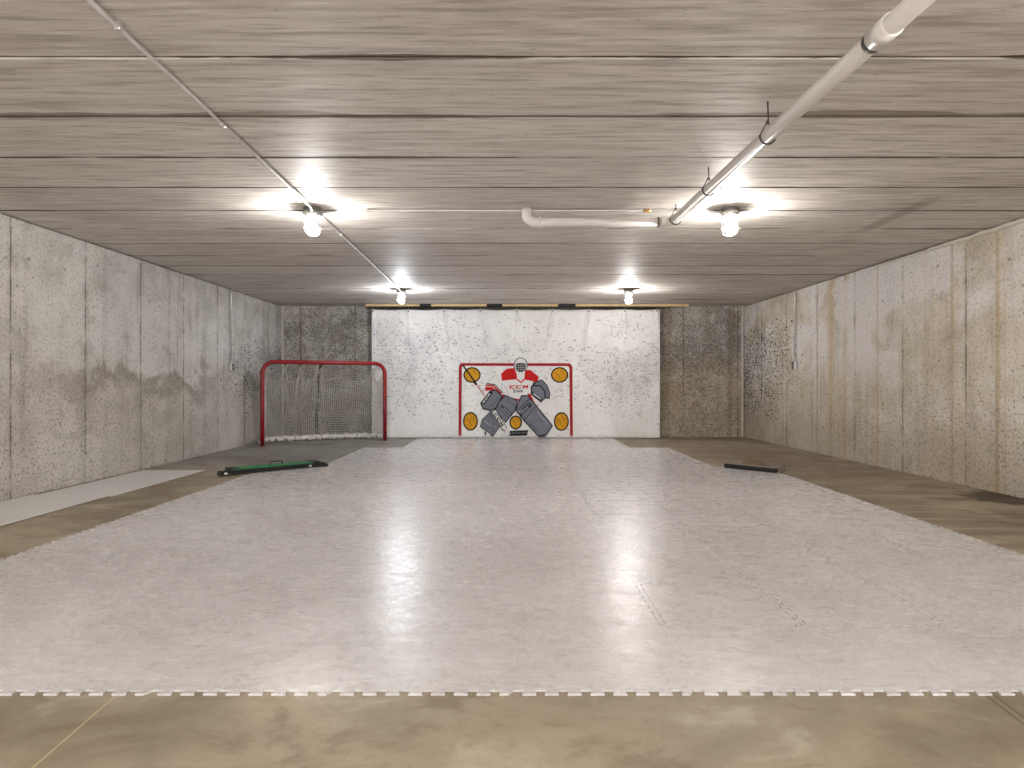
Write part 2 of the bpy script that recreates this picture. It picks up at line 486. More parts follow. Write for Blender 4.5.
MAT = {}
MAT['wl'] = wall_mat('left_wall_concrete', 'left')
MAT['wr'] = wall_mat('right_wall_concrete', 'right')
MAT['wb'] = wall_mat('back_wall_concrete', 'back')
MAT['ceil'] = ceiling_mat()
MAT['floor'] = floor_mat()
MAT['tile'] = tile_mat()
MAT['tarp'] = tarp_mat()
MAT['mortar'] = simple('mortar', sr(206, 200, 188), 0.9, 0, 0.2, 14, 0.5)
MAT['caulk'] = simple('pale_caulk', sr(198, 192, 182), 0.7, 0, 0.12, 12)
MAT['sheet'] = simple('white_sheet', sr(228, 227, 225), 0.38, 0, 0.05, 6)
MAT['pvc'] = simple('white_pvc', sr(214, 208, 202), 0.35, 0, 0.06, 9)
MAT['emt'] = simple('galvanised_steel', sr(206, 204, 202), 0.30, 0.6, 0.15, 20)
MAT['dsteel'] = simple('dark_steel', sr(84, 80, 76), 0.5, 0.6, 0.2, 40)
MAT['brass'] = simple('brass_fitting', sr(190, 140, 74), 0.4, 0.7, 0.1, 40)
MAT['plate'] = simple('grey_cast_metal', sr(120, 116, 108), 0.5, 0.5, 0.15, 40)
MAT['cap'] = simple('silver_cast_metal', sr(186, 184, 178), 0.35, 0.6, 0.1, 40)
MAT['cage'] = simple('cage_metal', sr(206, 204, 200), 0.3, 0.7, 0.05, 40)
MAT['wood'] = simple('pine_batten', sr(214, 188, 140), 0.7, 0, 0.25, 9, 0.2)
MAT['black'] = simple('black_plastic', sr(22, 22, 23), 0.42, 0, 0.3, 30)
MAT['blackblk'] = simple('black_block', sr(20, 21, 22), 0.7, 0, 0.3, 30)
MAT['greenb'] = simple('green_plastic', sr(44, 128, 78), 0.4, 0, 0.15, 20)
MAT['greytop'] = simple('grey_rubber_top', sr(132, 124, 116), 0.6, 0, 0.15, 18)
MAT['brownpad'] = simple('brown_felt_pad', sr(118, 100, 80), 0.8, 0, 0.2, 25)
MAT['white'] = simple('white_print', sr(232, 230, 228), 0.5, 0, 0.05, 20)
MAT['rope'] = simple('white_cord', sr(214, 210, 200), 0.8, 0, 0.15, 40)
MAT['outlet'] = simple('outlet_face', sr(160, 158, 154), 0.35, 0.4, 0.1, 40)
MAT['padding'] = None

def red_mat():
    t = NT('scuffed_red_paint'); M = t.m
    x, y, z = t.pos()
    n = t.noise(t.comb(x, y, z), 22, 5, 0.7)
    n2 = t.noise(t.comb(x, y, z), 5, 4, 0.6)
    col = t.mix(t.ss(n2, 0.35, 0.65), sr(126, 4, 18), sr(156, 10, 22))
    col = t.mix(M('MULTIPLY', t.ss(n, 0.60, 0.68), 0.8), col, sr(84, 18, 22))
    col = t.mix(M('MULTIPLY', t.ss(n, 0.33, 0.27), 0.8), col, sr(214, 190, 186))
    return t.fin(col, 0.35)
MAT['red'] = red_mat()
def lacing_mat(name, a, b, scale, lo, hi):
    t = NT(name)
    x, y, z = t.pos()
    n = t.noise(t.comb(x, y, z), scale, 4, 0.7)
    return t.fin(t.mix(t.ss(n, lo, hi), a, b), 0.75)
MAT['padding'] = lacing_mat('white_laced_padding', sr(120, 116, 110), sr(226, 222, 214), 26, 0.36, 0.5)
MAT['centre'] = lacing_mat('black_tube_with_lacing', sr(26, 26, 28), sr(200, 196, 188), 24, 0.54, 0.6)

# ================================================================= STRUCTURE
# floor
m = MB(); m.box(XL-0.3, 4.6, YF, YB+0.3, -0.1, 0.0)
struct(m.build('floor', MAT['floor']))
# ceiling: pre-cast planks running across the room, chamfered along their joints
m = MB()
JP = 0.59
k0 = -10
y0 = 2.66 + k0 * JP
x0, x1 = XL-0.3, 4.6
prof = []
yy = y0
while yy < YB + 0.4:
    c = 0.010 + 0.004 * math.sin(yy*5)
    stepz = R.uniform(-0.002, 0.002)
    prof += [(yy + 0.004, CEIL + 0.05), (yy + 0.004, CEIL + 0.022), (yy + c, CEIL + stepz), (yy + JP - c, CEIL + stepz*0.3), (yy + JP - 0.004, CEIL + 0.022)]
    yy += JP
prof.append((yy, CEIL + 0.05))
ns = len(prof)
V = [(x0, a, b) for a, b in prof] + [(x1, a, b) for a, b in prof]
V += [(x0, y0, CEIL + 0.25), (x1, y0, CEIL + 0.25), (x0, yy, CEIL + 0.25), (x1, yy, CEIL + 0.25)]
Fs = [(i, i + 1, i + 1 + ns, i + ns) for i in range(ns-1)]
Fs.append((2*ns, 2*ns+1, 2*ns+3, 2*ns+2))
m.add(V, Fs)
ce = m.build('ceiling', MAT['ceil']); struct(ce)
for p in ce.data.polygons: pass
# walls
WT = CEIL - 0.012
m = MB(); m.box(XL-0.25, XL, YF, YB+0.25, 0, WT)
struct(m.build('wall_left', MAT['wl']))
m = MB()
m.prism([(xr(YF), YF), (xr(YF)+0.25, YF), (xr(YB)+0.25, YB+0.25), (xr(YB)-0.005, YB+0.25)], 0, WT)
struct(fixn(m.build('wall_right', MAT['wr'])))
m = MB(); m.box(XL, xr(YB), YB, YB+0.25, 0, CEIL)
struct(m.build('wall_back', MAT['wb']))
m = MB()          # near end made open between piers and lintel, an opening added for fill light
m.box(XL-0.25, XL+0.5, YF-0.2, YF, 0, CEIL); m.box(3.6, 4.6, YF-0.2, YF, 0, CEIL); m.box(XL+0.5, 3.6, YF-0.2, YF, CEIL-0.06, CEIL)
struct(m.build('wall_front', MAT['wb']))
# lumpy mortar bead where the right wall meets the planks
m = MB()
pts = []; rad = []
yy = 2.0
while yy < 7.3:
    pts.append((xr(yy) - 0.006 + R.uniform(-0.004, 0.004), yy, CEIL - 0.028 + R.uniform(-0.005, 0.006)))
    k = min(1.0, (7.4 - yy) / 1.6)
    rad.append((0.020 + R.uniform(-0.004, 0.005)) * (0.35 + 0.65*k)); yy += 0.05
m.tube(pts, rad, 10)
struct(m.build('trim_1', MAT['mortar']))
# pale caulk strips in the two back corners
m = MB(); m.box(XL+0.001, XL+0.028, YB-0.03, YB-0.001, 0.0, CEIL-0.001)
struct(m.build('trim_2', MAT['caulk']))
m = MB(); m.box(xr(YB)-0.046, xr(YB)-0.018, YB-0.03, YB-0.001, 0.0, CEIL-0.001)
struct(m.build('trim_3', MAT['caulk']))

# ================================================================= FLOOR TILES
T = 0.5256
TH = 0.006
ORD = ['', 'first', 'second', 'third', 'fourth', 'fifth', 'sixth', 'seventh', 'eighth', 'ninth', 'tenth',
       'eleventh', 'twelfth', 'thirteenth', 'fourteenth', 'fifteenth', 'sixteenth', 'seventeenth']
def edge_curve(n=8, L=T, d=0.024):
    """dovetail outline along one edge, from (0,0) to (L,0); positive second value = outwards"""
    p = L / n
    out = [(0.0, 0.0)]
    for i in range(n):
        a = i * p
        if i == n - 1:   # the last tab is slanted towards the corner, as on the real tiles
            out += [(a + 0.26*p, 0.0), (a + 0.20*p, d), (a + 0.58*p, d), (a + 0.80*p, 0.0)]
        else:
            out += [(a + 0.26*p, 0.0), (a + 0.18*p, d), (a + 0.80*p, d), (a + 0.72*p, 0.0)]
    out.append((L, 0.0))
    return out
EC = edge_curve()
front = [(x, -d) for x, d in EC]
right = [(T + d*0.999, y) for y, d in EC]
back = [(x, T - d) for x, d in EC]
left = [(d, y) for y, d in EC]
# the right-hand neighbour's left edge is this tile's right edge moved by T
poly = front[:-1] + right[:-1] + list(reversed(back))[:-1] + list(reversed(left))[:-1]
poly = [(x - T/2, y - T/2) for x, y in poly]
def tile_mesh(chips=False):
    m_ = MB()
    m_.prism(poly, 0.0, TH)
    return m_
MATX, MATY = 0.01, 1.921 + 0.024
rows = []
for r in range(17):
    half = 5 if r < 10 else (4 if r < 14 else 3)
    rows.append((r, half))
first = None
for r, half in rows:
    for c in range(-half, half):
        if first is None:
            ob = tile_mesh().build('interlocking_mat_tile', MAT['tile']); first = ob
            fixn(ob)
        else:
            ob = first.copy(); C.objects.link(ob)
        ob.location = (MATX + (c + 0.5) * T, MATY + (r + 0.5) * T, 0.0005)
        # tiles on the right sit a little looser, so their joints show
        loose = c >= 1 and 0 < r < 7 and R.random() < 0.75
        s = 0.9905 if loose else 0.9992
        ob.scale = (s, s, 1)
        i = c + half + 1
        n_ = 2 * half
        if i <= half: w_ = 'leftmost' if i == 1 else ORD[i] + ' from left'
        else:
            j = n_ - i + 1
            w_ = 'rightmost' if j == 1 else ORD[j] + ' from right'
        row = 'nearest row' if r == 0 else ('farthest row, under the tarp' if r == 16 else ORD[r+1] + ' row from the front')
        tag(ob, 'off-white interlocking mat tile, %s, %s' % (row, w_), 'mat tile', 'interlocking mat tiles of the rink')

# two loose sheets by the left wall
def sheet(x0, x1, ya, yb, z, label):
    m_ = MB()
    cx, cy = (x0+x1)/2, (ya+yb)/2
    m_.box(x0, x1, ya, yb, z, z+0.004)
    ob = m_.build('white_plastic_sheet', MAT['sheet'], o=(cx, cy, z))
    bevel(ob, 0.001, 1)
    tag(ob, label, 'plastic sheet', 'white sheets along the left wall')
    return ob
sheet(-3.84, -3.20, 5.30, 6.90, 0.001, 'thin white sheet on the floor along left wall, the farther one')
s2 = sheet(-3.86, -3.22, 3.80, 5.36, 0.006, 'thin white sheet on the floor along left wall, the nearer one')
s2.rotation_euler.z = 0.008

# ================================================================= LIGHT FIXTURES
def glass_mat():
    t = NT('jar_glass')
    t.t.nodes.remove(t.b)
    tr = t.n('ShaderNodeBsdfTransparent'); tr.inputs[0].default_value = (1, 1, 1, 1)
    tl = t.n('ShaderNodeBsdfTranslucent'); tl.inputs[0].default_value = (0.95, 0.95, 0.95, 1)
    gl = t.n('ShaderNodeBsdfGlossy'); gl.inputs['Roughness'].default_value = 0.12
    a = t.n('ShaderNodeMixShader'); a.inputs[0].default_value = 0.35
    t.t.links.new(tr.outputs[0], a.inputs[1]); t.t.links.new(tl.outputs[0], a.inputs[2])
    fz = t.n('ShaderNodeFresnel'); fz.inputs[0].default_value = 1.45
    b = t.n('ShaderNodeMixShader'); t.t.links.new(fz.outputs[0], b.inputs[0])
    t.t.links.new(a.outputs[0], b.inputs[1]); t.t.links.new(gl.outputs[0], b.inputs[2])
    t.t.links.new(b.outputs[0], t.out.inputs[0])
    return t.mat
MAT['glass'] = glass_mat()
def bulb_mat():
    t = NT('bulb_glow')
    return t.fin((0.9, 0.9, 0.9), 0.4, Emission_Color=(1, 0.97, 0.92, 1), Emission_Strength=22.0)
MAT['bulb'] = bulb_mat()
def make_fixture(x, y):
    o = (x, y, CEIL)
    root = empty('jar_ceiling_light', o, '', 'ceiling light', 'caged jar lights under the ceiling')
    m_ = MB()
    m_.lathe([(0.0, 0.0), (0.066, 0.0), (0.068, -0.004), (0.066, -0.012), (0.056, -0.018), (0.0, -0.018)], o, 32)
    m_.build('mounting_plate', MAT['plate'], root, o)
    m_ = MB()
    m_.lathe([(0.0, -0.018), (0.056, -0.018), (0.058, -0.030), (0.064, -0.034), (0.064, -0.050), (0.058, -0.054), (0.0, -0.054)], o, 32)
    for a in (0.4, PI+0.4):
        cx, cy = x + 0.064*math.cos(a), y + 0.064*math.sin(a)
        m_.lathe([(0, -0.036), (0.010, -0.036), (0.010, -0.050), (0, -0.050)], (cx, cy, CEIL), 10)
    m_.build('socket_collar', MAT['cap'], root, o)
    m_ = MB()
    pr = [(0.050, -0.052), (0.052, -0.075), (0.055, -0.14), (0.054, -0.165), (0.047, -0.187), (0.030, -0.200), (0.012, -0.204), (0.0, -0.2045)]
    m_.lathe(pr, o, 32)
    m_.build('glass_jar', MAT['glass'], root, o)
    m_ = MB()
    m_.lathe([(0.0, -0.054), (0.014, -0.056), (0.015, -0.078), (0.022, -0.090), (0.028, -0.106), (0.028, -0.120), (0.020, -0.134), (0.0, -0.140)], o, 16)
    m_.build('light_bulb', MAT['bulb'], root, o)
    m_ = MB()
    for k in range(2):
        a = k * PI/2 + PI/4
        pts = []
        for r_, h in [(0.061, -0.050)] + [(q+0.007, w__) for q, w__ in pr[1:6]]:
            pts.append((x+r_*math.cos(a), y+r_*math.sin(a), CEIL+h))
        mid = [(x, y, CEIL-0.211)]
        oth = [(2*x-p[0], 2*y-p[1], p[2]) for p in reversed(pts)]
        m_.tube(pts+mid+oth, 0.0028, 6)
    for h, r_ in ((-0.100, 0.061), (-0.150, 0.062)):
        m_.tube([(x+r_*math.cos(2*PI*i/28), y+r_*math.sin(2*PI*i/28), CEIL+h) for i in range(28)], 0.0026, 6, closed=True)
    m_.build('wire_cage', MAT['cage'], root, o)
    return root
proto = make_fixture(LAMPS[0][0], LAMPS[0][1])
LL = ['caged jar ceiling light at the near left, where conduit branches off',
      'caged jar ceiling light at the near right, beside the white drain pipe',
      'caged jar ceiling light far left, at the end of the conduit above tarp',
      'caged jar ceiling light far right, above the right side of the tarp',
      'caged jar ceiling light added out of view behind the viewpoint, left',
      'caged jar ceiling light added out of view behind the viewpoint, right']
for i, (x, y, rgb, k) in enumerate(LAMPS):
    if i == 0: rt = proto
    else:
        rt = proto.copy(); C.objects.link(rt)
        for ch in [c for c in proto.children if c.type == 'MESH']:
            d = ch.copy(); C.objects.link(d); d.parent = rt
        rt.location = (x, y, CEIL)
    rt['label'] = LL[i]
    ld = bpy.data.lights.new('lamp_light', 'POINT')
    ld.energy = LAMP_W * k; ld.color = rgb; ld.shadow_soft_size = 0.022
    lo = bpy.data.objects.new('lamp_light', ld); C.objects.link(lo)
    lo.parent = rt; lo.location = (0, 0, -0.168)

# ================================================================= CONDUITS
RC = 0.0085
ZC = CEIL - 0.020
def strap(m_, p, d):
    """one-hole conduit strap at p, conduit running along d ('x','y','z')"""
    pass
o = (-1.44, 2.0, ZC)
cr = empty('ceiling_conduit', o, 'long thin steel conduit running along the ceiling through the left lights', 'conduit')
def cx_(y): return -1.375 - 0.021 * y
m = MB()
m.tube([(cx_(1.0), 1.0, ZC), (cx_(4.0), 4.0, ZC), (cx_(4.78), 4.78, ZC), (cx_(4.9)+0.0, 4.87, ZC-0.012), (-1.485, 4.93, ZC-0.022)], RC, 12)
m.tube([(-1.47, 4.97, ZC-0.022), (cx_(5.0), 5.03, ZC-0.012), (cx_(5.15), 5.12, ZC), (cx_(9.0), 9.0, ZC), (-1.56, 9.14, ZC-0.018)], RC, 12)
m.build('conduit_tube', MAT['emt'], cr, o)
for ys in (3.9, 5.75, 7.0, 8.6, 2.4):
    m = MB()
    m.box(cx_(ys)-0.011, cx_(ys)+0.011, ys-0.008, ys+0.008, ZC-0.011, CEIL+0.003)
    m.box(cx_(ys)-0.035, cx_(ys)-0.008, ys-0.008, ys+0.008, CEIL-0.004, CEIL+0.003)
    m.build('conduit_strap', MAT['emt'], cr, o)
for ys in (3.3, 6.3):
    m = MB(); m.tube([(cx_(ys), ys-0.022, ZC), (cx_(ys), ys+0.022, ZC)], RC+0.0035, 12)
    m.build('coupling', MAT['emt'], cr, o)

o = (0.0, 4.97, ZC)
cr = empty('cross_conduit', o, 'thin steel conduit crossing the ceiling between the two near lights', 'conduit')
m = MB(); m.tube([(-1.42, 4.97, ZC-0.016), (-1.36, 4.97, ZC-0.008), (-1.30, 4.97, ZC+0.006), (1.42, 4.97, ZC+0.006), (1.48, 4.97, ZC), (1.53, 4.97, ZC-0.016)], 0.0075, 10)
m.build('conduit_tube', MAT['emt'], cr, o)
m = MB(); m.tube([(0.96, 4.97, ZC+0.006), (1.01, 4.97, ZC+0.006)], 0.0105, 12)
b = m.build('brass_coupling', MAT['brass'], cr, o); b['label'] = 'brass coloured coupling'
for xs in (-1.1, 1.25):
    m = MB(); m.box(xs-0.008, xs+0.008, 4.955, 4.985, ZC-0.006, CEIL+0.003)
    m.build('conduit_strap', MAT['emt'], cr, o)

def outlet(x, y, side, zc, label):
    """conduit drop with an outlet box on a side wall; side = +1 into room from left wall, -1 from right"""
    s = side
    o_ = (x, y, zc)
    rt = empty('wall_outlet', o_, label, 'wall outlet', 'conduit-fed outlets on the side walls')
    m_ = MB()
    xa, xb = sorted((x, x + s*0.045))
    m_.box(xa, xb, y-0.052, y+0.052, zc-0.06, zc+0.06)
    bevel(m_.build('outlet_box', MAT['emt'], rt, o_), 0.006)
    m_ = MB()
    xa, xb = sorted((x + s*0.0455, x + s*0.049))
    m_.box(xa, xb, y-0.048, y+0.048, zc-0.056, zc+0.056)
    pl = m_.build('cover_plate', MAT['outlet'], rt, o_); bevel(pl, 0.002)
    for dz in (-0.026, 0.026):
        m_ = MB()
        m_.lathe([(0, 0.0), (0.017, 0.0), (0.017, s*0.003), (0, s*0.003)], (x + s*0.049, y, zc+dz), 20, 'x')
        so = m_.build('socket', MAT['black'], pl, o_)
    xc = x + s*0.022
    m_ = MB()
    m_.tube([(xc, y, zc+0.055), (xc, y, CEIL-0.05), (xc, y, CEIL-0.004)], 0.0095, 12)
    m_.build('conduit_tube', MAT['emt'], rt, o_)
    m_ = MB(); m_.tube([(xc, y, zc+0.06), (xc, y, zc+0.095)], 0.014, 12)
    m_.build('connector', MAT['emt'], rt, o_)
    for zz in (1.9,):
        m_ = MB(); xa, xb = sorted((x, xc + s*0.013))
        m_.box(xa, xb, y-0.012, y+0.012, zz, zz+0.02)
        m_.build('conduit_strap', MAT['emt'], rt, o_)
    return rt
outlet(XL + 0.001, 9.14, 1, CAMZ + 0.225, 'grey outlet box on left wall below a vertical steel conduit')
outlet(xr(9.23) - 0.002, 9.23, -1, CAMZ + 0.25, 'grey outlet box on right wall below a vertical steel conduit')

# ================================================================= DRAIN PIPE
PX = 1.169
def pz(y): return CAMZ + 1.198 + (y - 4.95) * 0.030
RP = 0.032
o = (PX, 4.95, pz(4.95))
dp = empty('drain_pipe', o, 'white plastic drain pipe hung under the ceiling, turning left to an elbow', 'pipe')
m = MB(); m.tube([(PX, 0.6, pz(0.6)), (PX, 4.86, pz(4.86))], RP, 24)
lp = m.build('long_pipe', MAT['pvc'], dp, o)
ZP = pz(4.95)
m = MB()
m.tube([(PX, 4.83, pz(4.83)), (PX, 4.875, ZP)] + [(PX-0.07*(1-math.cos(a)), 4.88+0.07*math.sin(a), ZP) for a in [PI/2*i/8 for i in range(9)]] + [(PX-0.085, 4.95, ZP)], RP+0.004, 20)
m.build('corner_elbow', MAT['pvc'], dp, o)
XE = (529-514.5)/667*4.95
m = MB(); m.tube([(PX-0.09, 4.95, ZP), (XE+0.05, 4.95, ZP)], RP, 24)
m.build('cross_pipe', MAT['pvc'], dp, o)
m = MB()
e = [(XE+0.085, 4.95, ZP), (XE+0.045, 4.95, ZP)]
e += [(XE+0.045-0.06*math.sin(a), 4.95, ZP+0.06*(1-math.cos(a))) for a in [PI/2*i/8 for i in range(1, 9)]]
e += [(XE-0.015, 4.95, CEIL-0.002)]
m.tube(e, RP+0.006, 20)
m.tube([(XE+0.088, 4.95, ZP), (XE+0.070, 4.95, ZP)], RP+0.010, 20)
m.build('end_elbow', MAT['pvc'], dp, o)
m = MB(); m.tube([(1.058, 4.95, ZP), (1.070, 4.95, ZP)], RP+0.004, 20)
b = m.build('dark_band', MAT['dsteel'], dp, o)
m = MB(); m.tube([(PX, 2.16, pz(2.16)), (PX, 2.06, pz(2.06))], RP+0.006, 24)
m.build('coupling', MAT['pvc'], dp, o)
m = MB(); m.tube([(PX, 2.185, pz(2.185)), (PX, 2.16, pz(2.16))], RP+0.003, 24)
m.build('dark_band', MAT['dsteel'], dp, o)
hanger0 = None
for i, (yh, lab) in enumerate(((3.08, 'wire hanger ring holding the drain pipe, nearest the viewer'),
                (4.02, 'wire hanger ring holding the drain pipe, the middle one'),
                (4.84, 'wire hanger ring holding the drain pipe beside its corner elbow'))):
    zz = pz(yh)
    oo = (PX, yh, zz)
    h = empty('pipe_hanger', oo, lab, 'pipe hanger', 'wire hangers of the drain pipe')
    rr = RP + (0.0085 if i == 2 else 0.004)
    pts = []
    for k in range(25):
        a = -PI/2 + 2*PI*k/24
        rx = rr; zt = rr * math.sin(a)
        if zt > 0: zt *= 1.75
        pts.append((PX + rr*math.cos(a) * (1 if zt <= 0 else max(0.35, 1-0.35*zt/rr)), yh, zz + zt))
    m = MB(); m.tube(pts[:-1], 0.0032, 6, closed=True)
    m.tube([(PX+rr*math.cos(a)*1.02, yh, zz+rr*math.sin(a)*1.02) for a in [PI*0.95 + PI*1.1*q/14 for q in range(15)]], 0.0045, 6)
    m.build('hanger_ring', MAT['dsteel'], h, oo)
    m = MB(); m.tube([(PX, yh, zz+rr*1.7), (PX+0.003, yh, zz+rr*2.2), (PX, yh, CEIL+0.004)], 0.0035, 6)
    m.tube([(PX, yh, zz+rr*1.55), (PX, yh, zz+rr*1.95)], 0.0075, 6)
    m.build('threaded_rod', MAT['dsteel'], h, oo)

# ================================================================= TARP, RAIL, BATTENS
YT = 10.905
TX0, TX1 = -2.33, 2.37
TZ0, TZ1 = 0.008, 2.105
HOOKS = [(p - 514.5) * YT / 667 for p in (373, 408.5, 444.5, 480.5, 516.5, 552.5, 588.5, 624.5, 657)]
def tarp_y(x, z):
    """forward (towards the viewer, negative) folds falling from each hook"""
    f = 0.0
    top = max(0.0, min(1.0, (z - 1.38) / 0.7))
    for i, hx in enumerate(HOOKS):
        d = x - hx - (0.16 if i in (2, 3) else (-0.14 if i in (5, 6) else 0.04)) * (TZ1 - z)
        f -= 0.034 * math.exp(-(d/0.026)**2) * (top ** 0.7) * (1.0 if i in (2, 3, 4, 5, 6) else 0.5)
        f += 0.012 * math.exp(-((x-hx-0.3)/0.22)**2) * top
    f += 0.010 * math.sin(x*2.3+0.6) + 0.006 * math.sin(x*5.1+z*1.2)
    f *= (0.45 + 0.55*min(1, z/1.0))
    wx = max(0.0, min(1.0, (abs(x-0.02) - 1.0) / 0.3)); wz = max(0.0, min(1.0, (z - 1.36) / 0.15))
    f *= max(wx*wx*(3-2*wx), wz*wz*(3-2*wz))
    return YT + f
def scallop(x):
    best = min(abs(x-h) for h in HOOKS)
    return -0.012 * min(1, best/0.3)
m = MB(); m.sm = True
NX, NZ = 560, 60
V = []
for j in range(NZ+1):
    for i in range(NX+1):
        x = TX0 + (TX1-TX0)*i/NX
        z = TZ0 + (TZ1 + scallop(x) - TZ0)*j/NZ
        V.append((x, tarp_y(x, z), z))
Fs = [(j*(NX+1)+i, j*(NX+1)+i+1, (j+1)*(NX+1)+i+1, (j+1)*(NX+1)+i) for j in range(NZ) for i in range(NX)]
m.add(V, Fs)
OT = (0.02, YT, TZ0)
tarp = m.build('shooting_tarp', MAT['tarp'], o=OT)
sd = tarp.modifiers.new('thick', 'SOLIDIFY'); sd.thickness = 0.003; sd.offset = -1
tag(tarp, 'large white puck-marked tarp hanging across the back wall with printed goalie', 'tarp')
# hem along the edges
m = MB()
m.tube([(TX0, tarp_y(TX0, z), z) for z in [TZ0+0.01+(TZ1-TZ0-0.02)*k/30 for k in range(31)]], 0.006, 6)
m.tube([(TX1, tarp_y(TX1, z), z) for z in [TZ0+0.01+(TZ1-TZ0-0.02)*k/30 for k in range(31)]], 0.006, 6)
m.tube([(x, tarp_y(x, TZ1+scallop(x)), TZ1+scallop(x)) for x in [TX0+(TX1-TX0)*k/160 for k in range(161)]], 0.005, 6)
m.build('hem', MAT['white'], tarp, OT)
for hx in HOOKS:
    zt = TZ1 + scallop(hx) - 0.022
    m = MB(); yy_ = tarp_y(hx, zt) - 0.004
    m.tube([(hx+0.011*math.cos(2*PI*k/14), yy_, zt+0.011*math.sin(2*PI*k/14)) for k in range(14)], 0.0035, 6, closed=True)
    m.build('grommet', MAT['dsteel'], tarp, OT)

# rail under the battens
ZR = 2.135
o = (0.2, 10.93, ZR)
rail = empty('hanging_rail', o, 'dark steel rail with hooks under the wooden battens above the tarp', 'rail')
m = MB(); m.tube([(-2.42, 10.93, ZR), (2.46, 10.93, ZR)], 0.012, 12)
m.build('rail_tube', MAT['dsteel'], rail, o)
for hx in HOOKS:
    m = MB()
    zt = TZ1 + scallop(hx) - 0.022
    yy_ = tarp_y(hx, zt)
    m.tube([(hx, 10.945, ZR+0.012), (hx, 10.93, ZR+0.019), (hx, 10.912, ZR+0.010), (hx, 10.906, ZR-0.006), (hx, yy_-0.010, zt+0.02), (hx, yy_-0.012, zt), (hx, yy_-0.004, zt-0.008)], 0.0035, 6)
    m.build('hook', MAT['emt'], rail, o)
def X(p, y=10.95): return (p - 514.5) * y / 667
for a, b_, lab in ((366, 420, 'pale wooden batten on the ceiling above the tarp, leftmost piece'),
               (431.5, 486.5, 'pale wooden batten on the ceiling above the tarp, second from left'),
               (502.5, 558, 'pale wooden batten on the ceiling above the tarp, third from left'),
               (575.5, 688, 'pale wooden batten on the ceiling above the tarp, longest, at right')):
    m = MB(); xc = (X(a)+X(b_))/2
    m.box(X(a), X(b_), 10.90, 10.985, CEIL-0.040, CEIL-0.002)
    ob = bevel(m.build('wooden_batten', MAT['wood'], o=(xc, 10.95, CEIL-0.04)), 0.003)
    tag(ob, lab, 'batten', 'wooden battens above the tarp')
for a, b_, lab in ((420.3, 431.2, 'small black block between the two left battens above the tarp'),
               (486.8, 502.2, 'black block between the second and third battens above the tarp'),
               (558.3, 575.2, 'black block left of the longest batten above the tarp')):
    m = MB(); xc = (X(a)+X(b_))/2
    m.box(X(a), X(b_), 10.895, 10.98, CEIL-0.046, CEIL-0.002)
    ob = bevel(m.build('black_block', MAT['blackblk'], o=(xc, 10.95, CEIL-0.046)), 0.004)
    tag(ob, lab, 'block', 'black blocks between the battens')

# ---------------------------------------------------------------- prints on the tarp
PM = {
    'red': simple('print_red', sr(196, 0, 8), 0.8, 0, 0.12, 18),
    'dred': simple('print_frame_red', sr(158, 4, 18), 0.8, 0, 0.30, 16),
    'grey': simple('print_grey', sr(112, 115, 126), 0.8, 0, 0.25, 12),
    'dgrey': simple('print_dark_grey', sr(70, 72, 82), 0.8, 0, 0.2, 20),
    'black': simple('print_black', sr(10, 10, 13), 0.85, 0, 0.2, 20),
    'white': simple('print_white', sr(222, 220, 218), 0.5, 0, 0.06, 20),
    'amber': simple('print_amber', sr(206, 146, 6), 0.8, 0, 0.30, 16),
    'damber': simple('print_dark_amber', sr(150, 92, 6), 0.8, 0, 0.2, 16),
    'lgrey': simple('print_light_grey', sr(172, 172, 176), 0.5, 0, 0.12, 20),
}
def P2(cx, cy):
    """sheet drawing units (1024 x 725 for the printed area) to metres on the tarp"""
    px = 455 + cx * 0.1172; py = 355 + cy * 0.1172
    k = (YT - 0.01) / 667
    return (px - 514.5) * k, CAMZ + (383.5 - py) * k
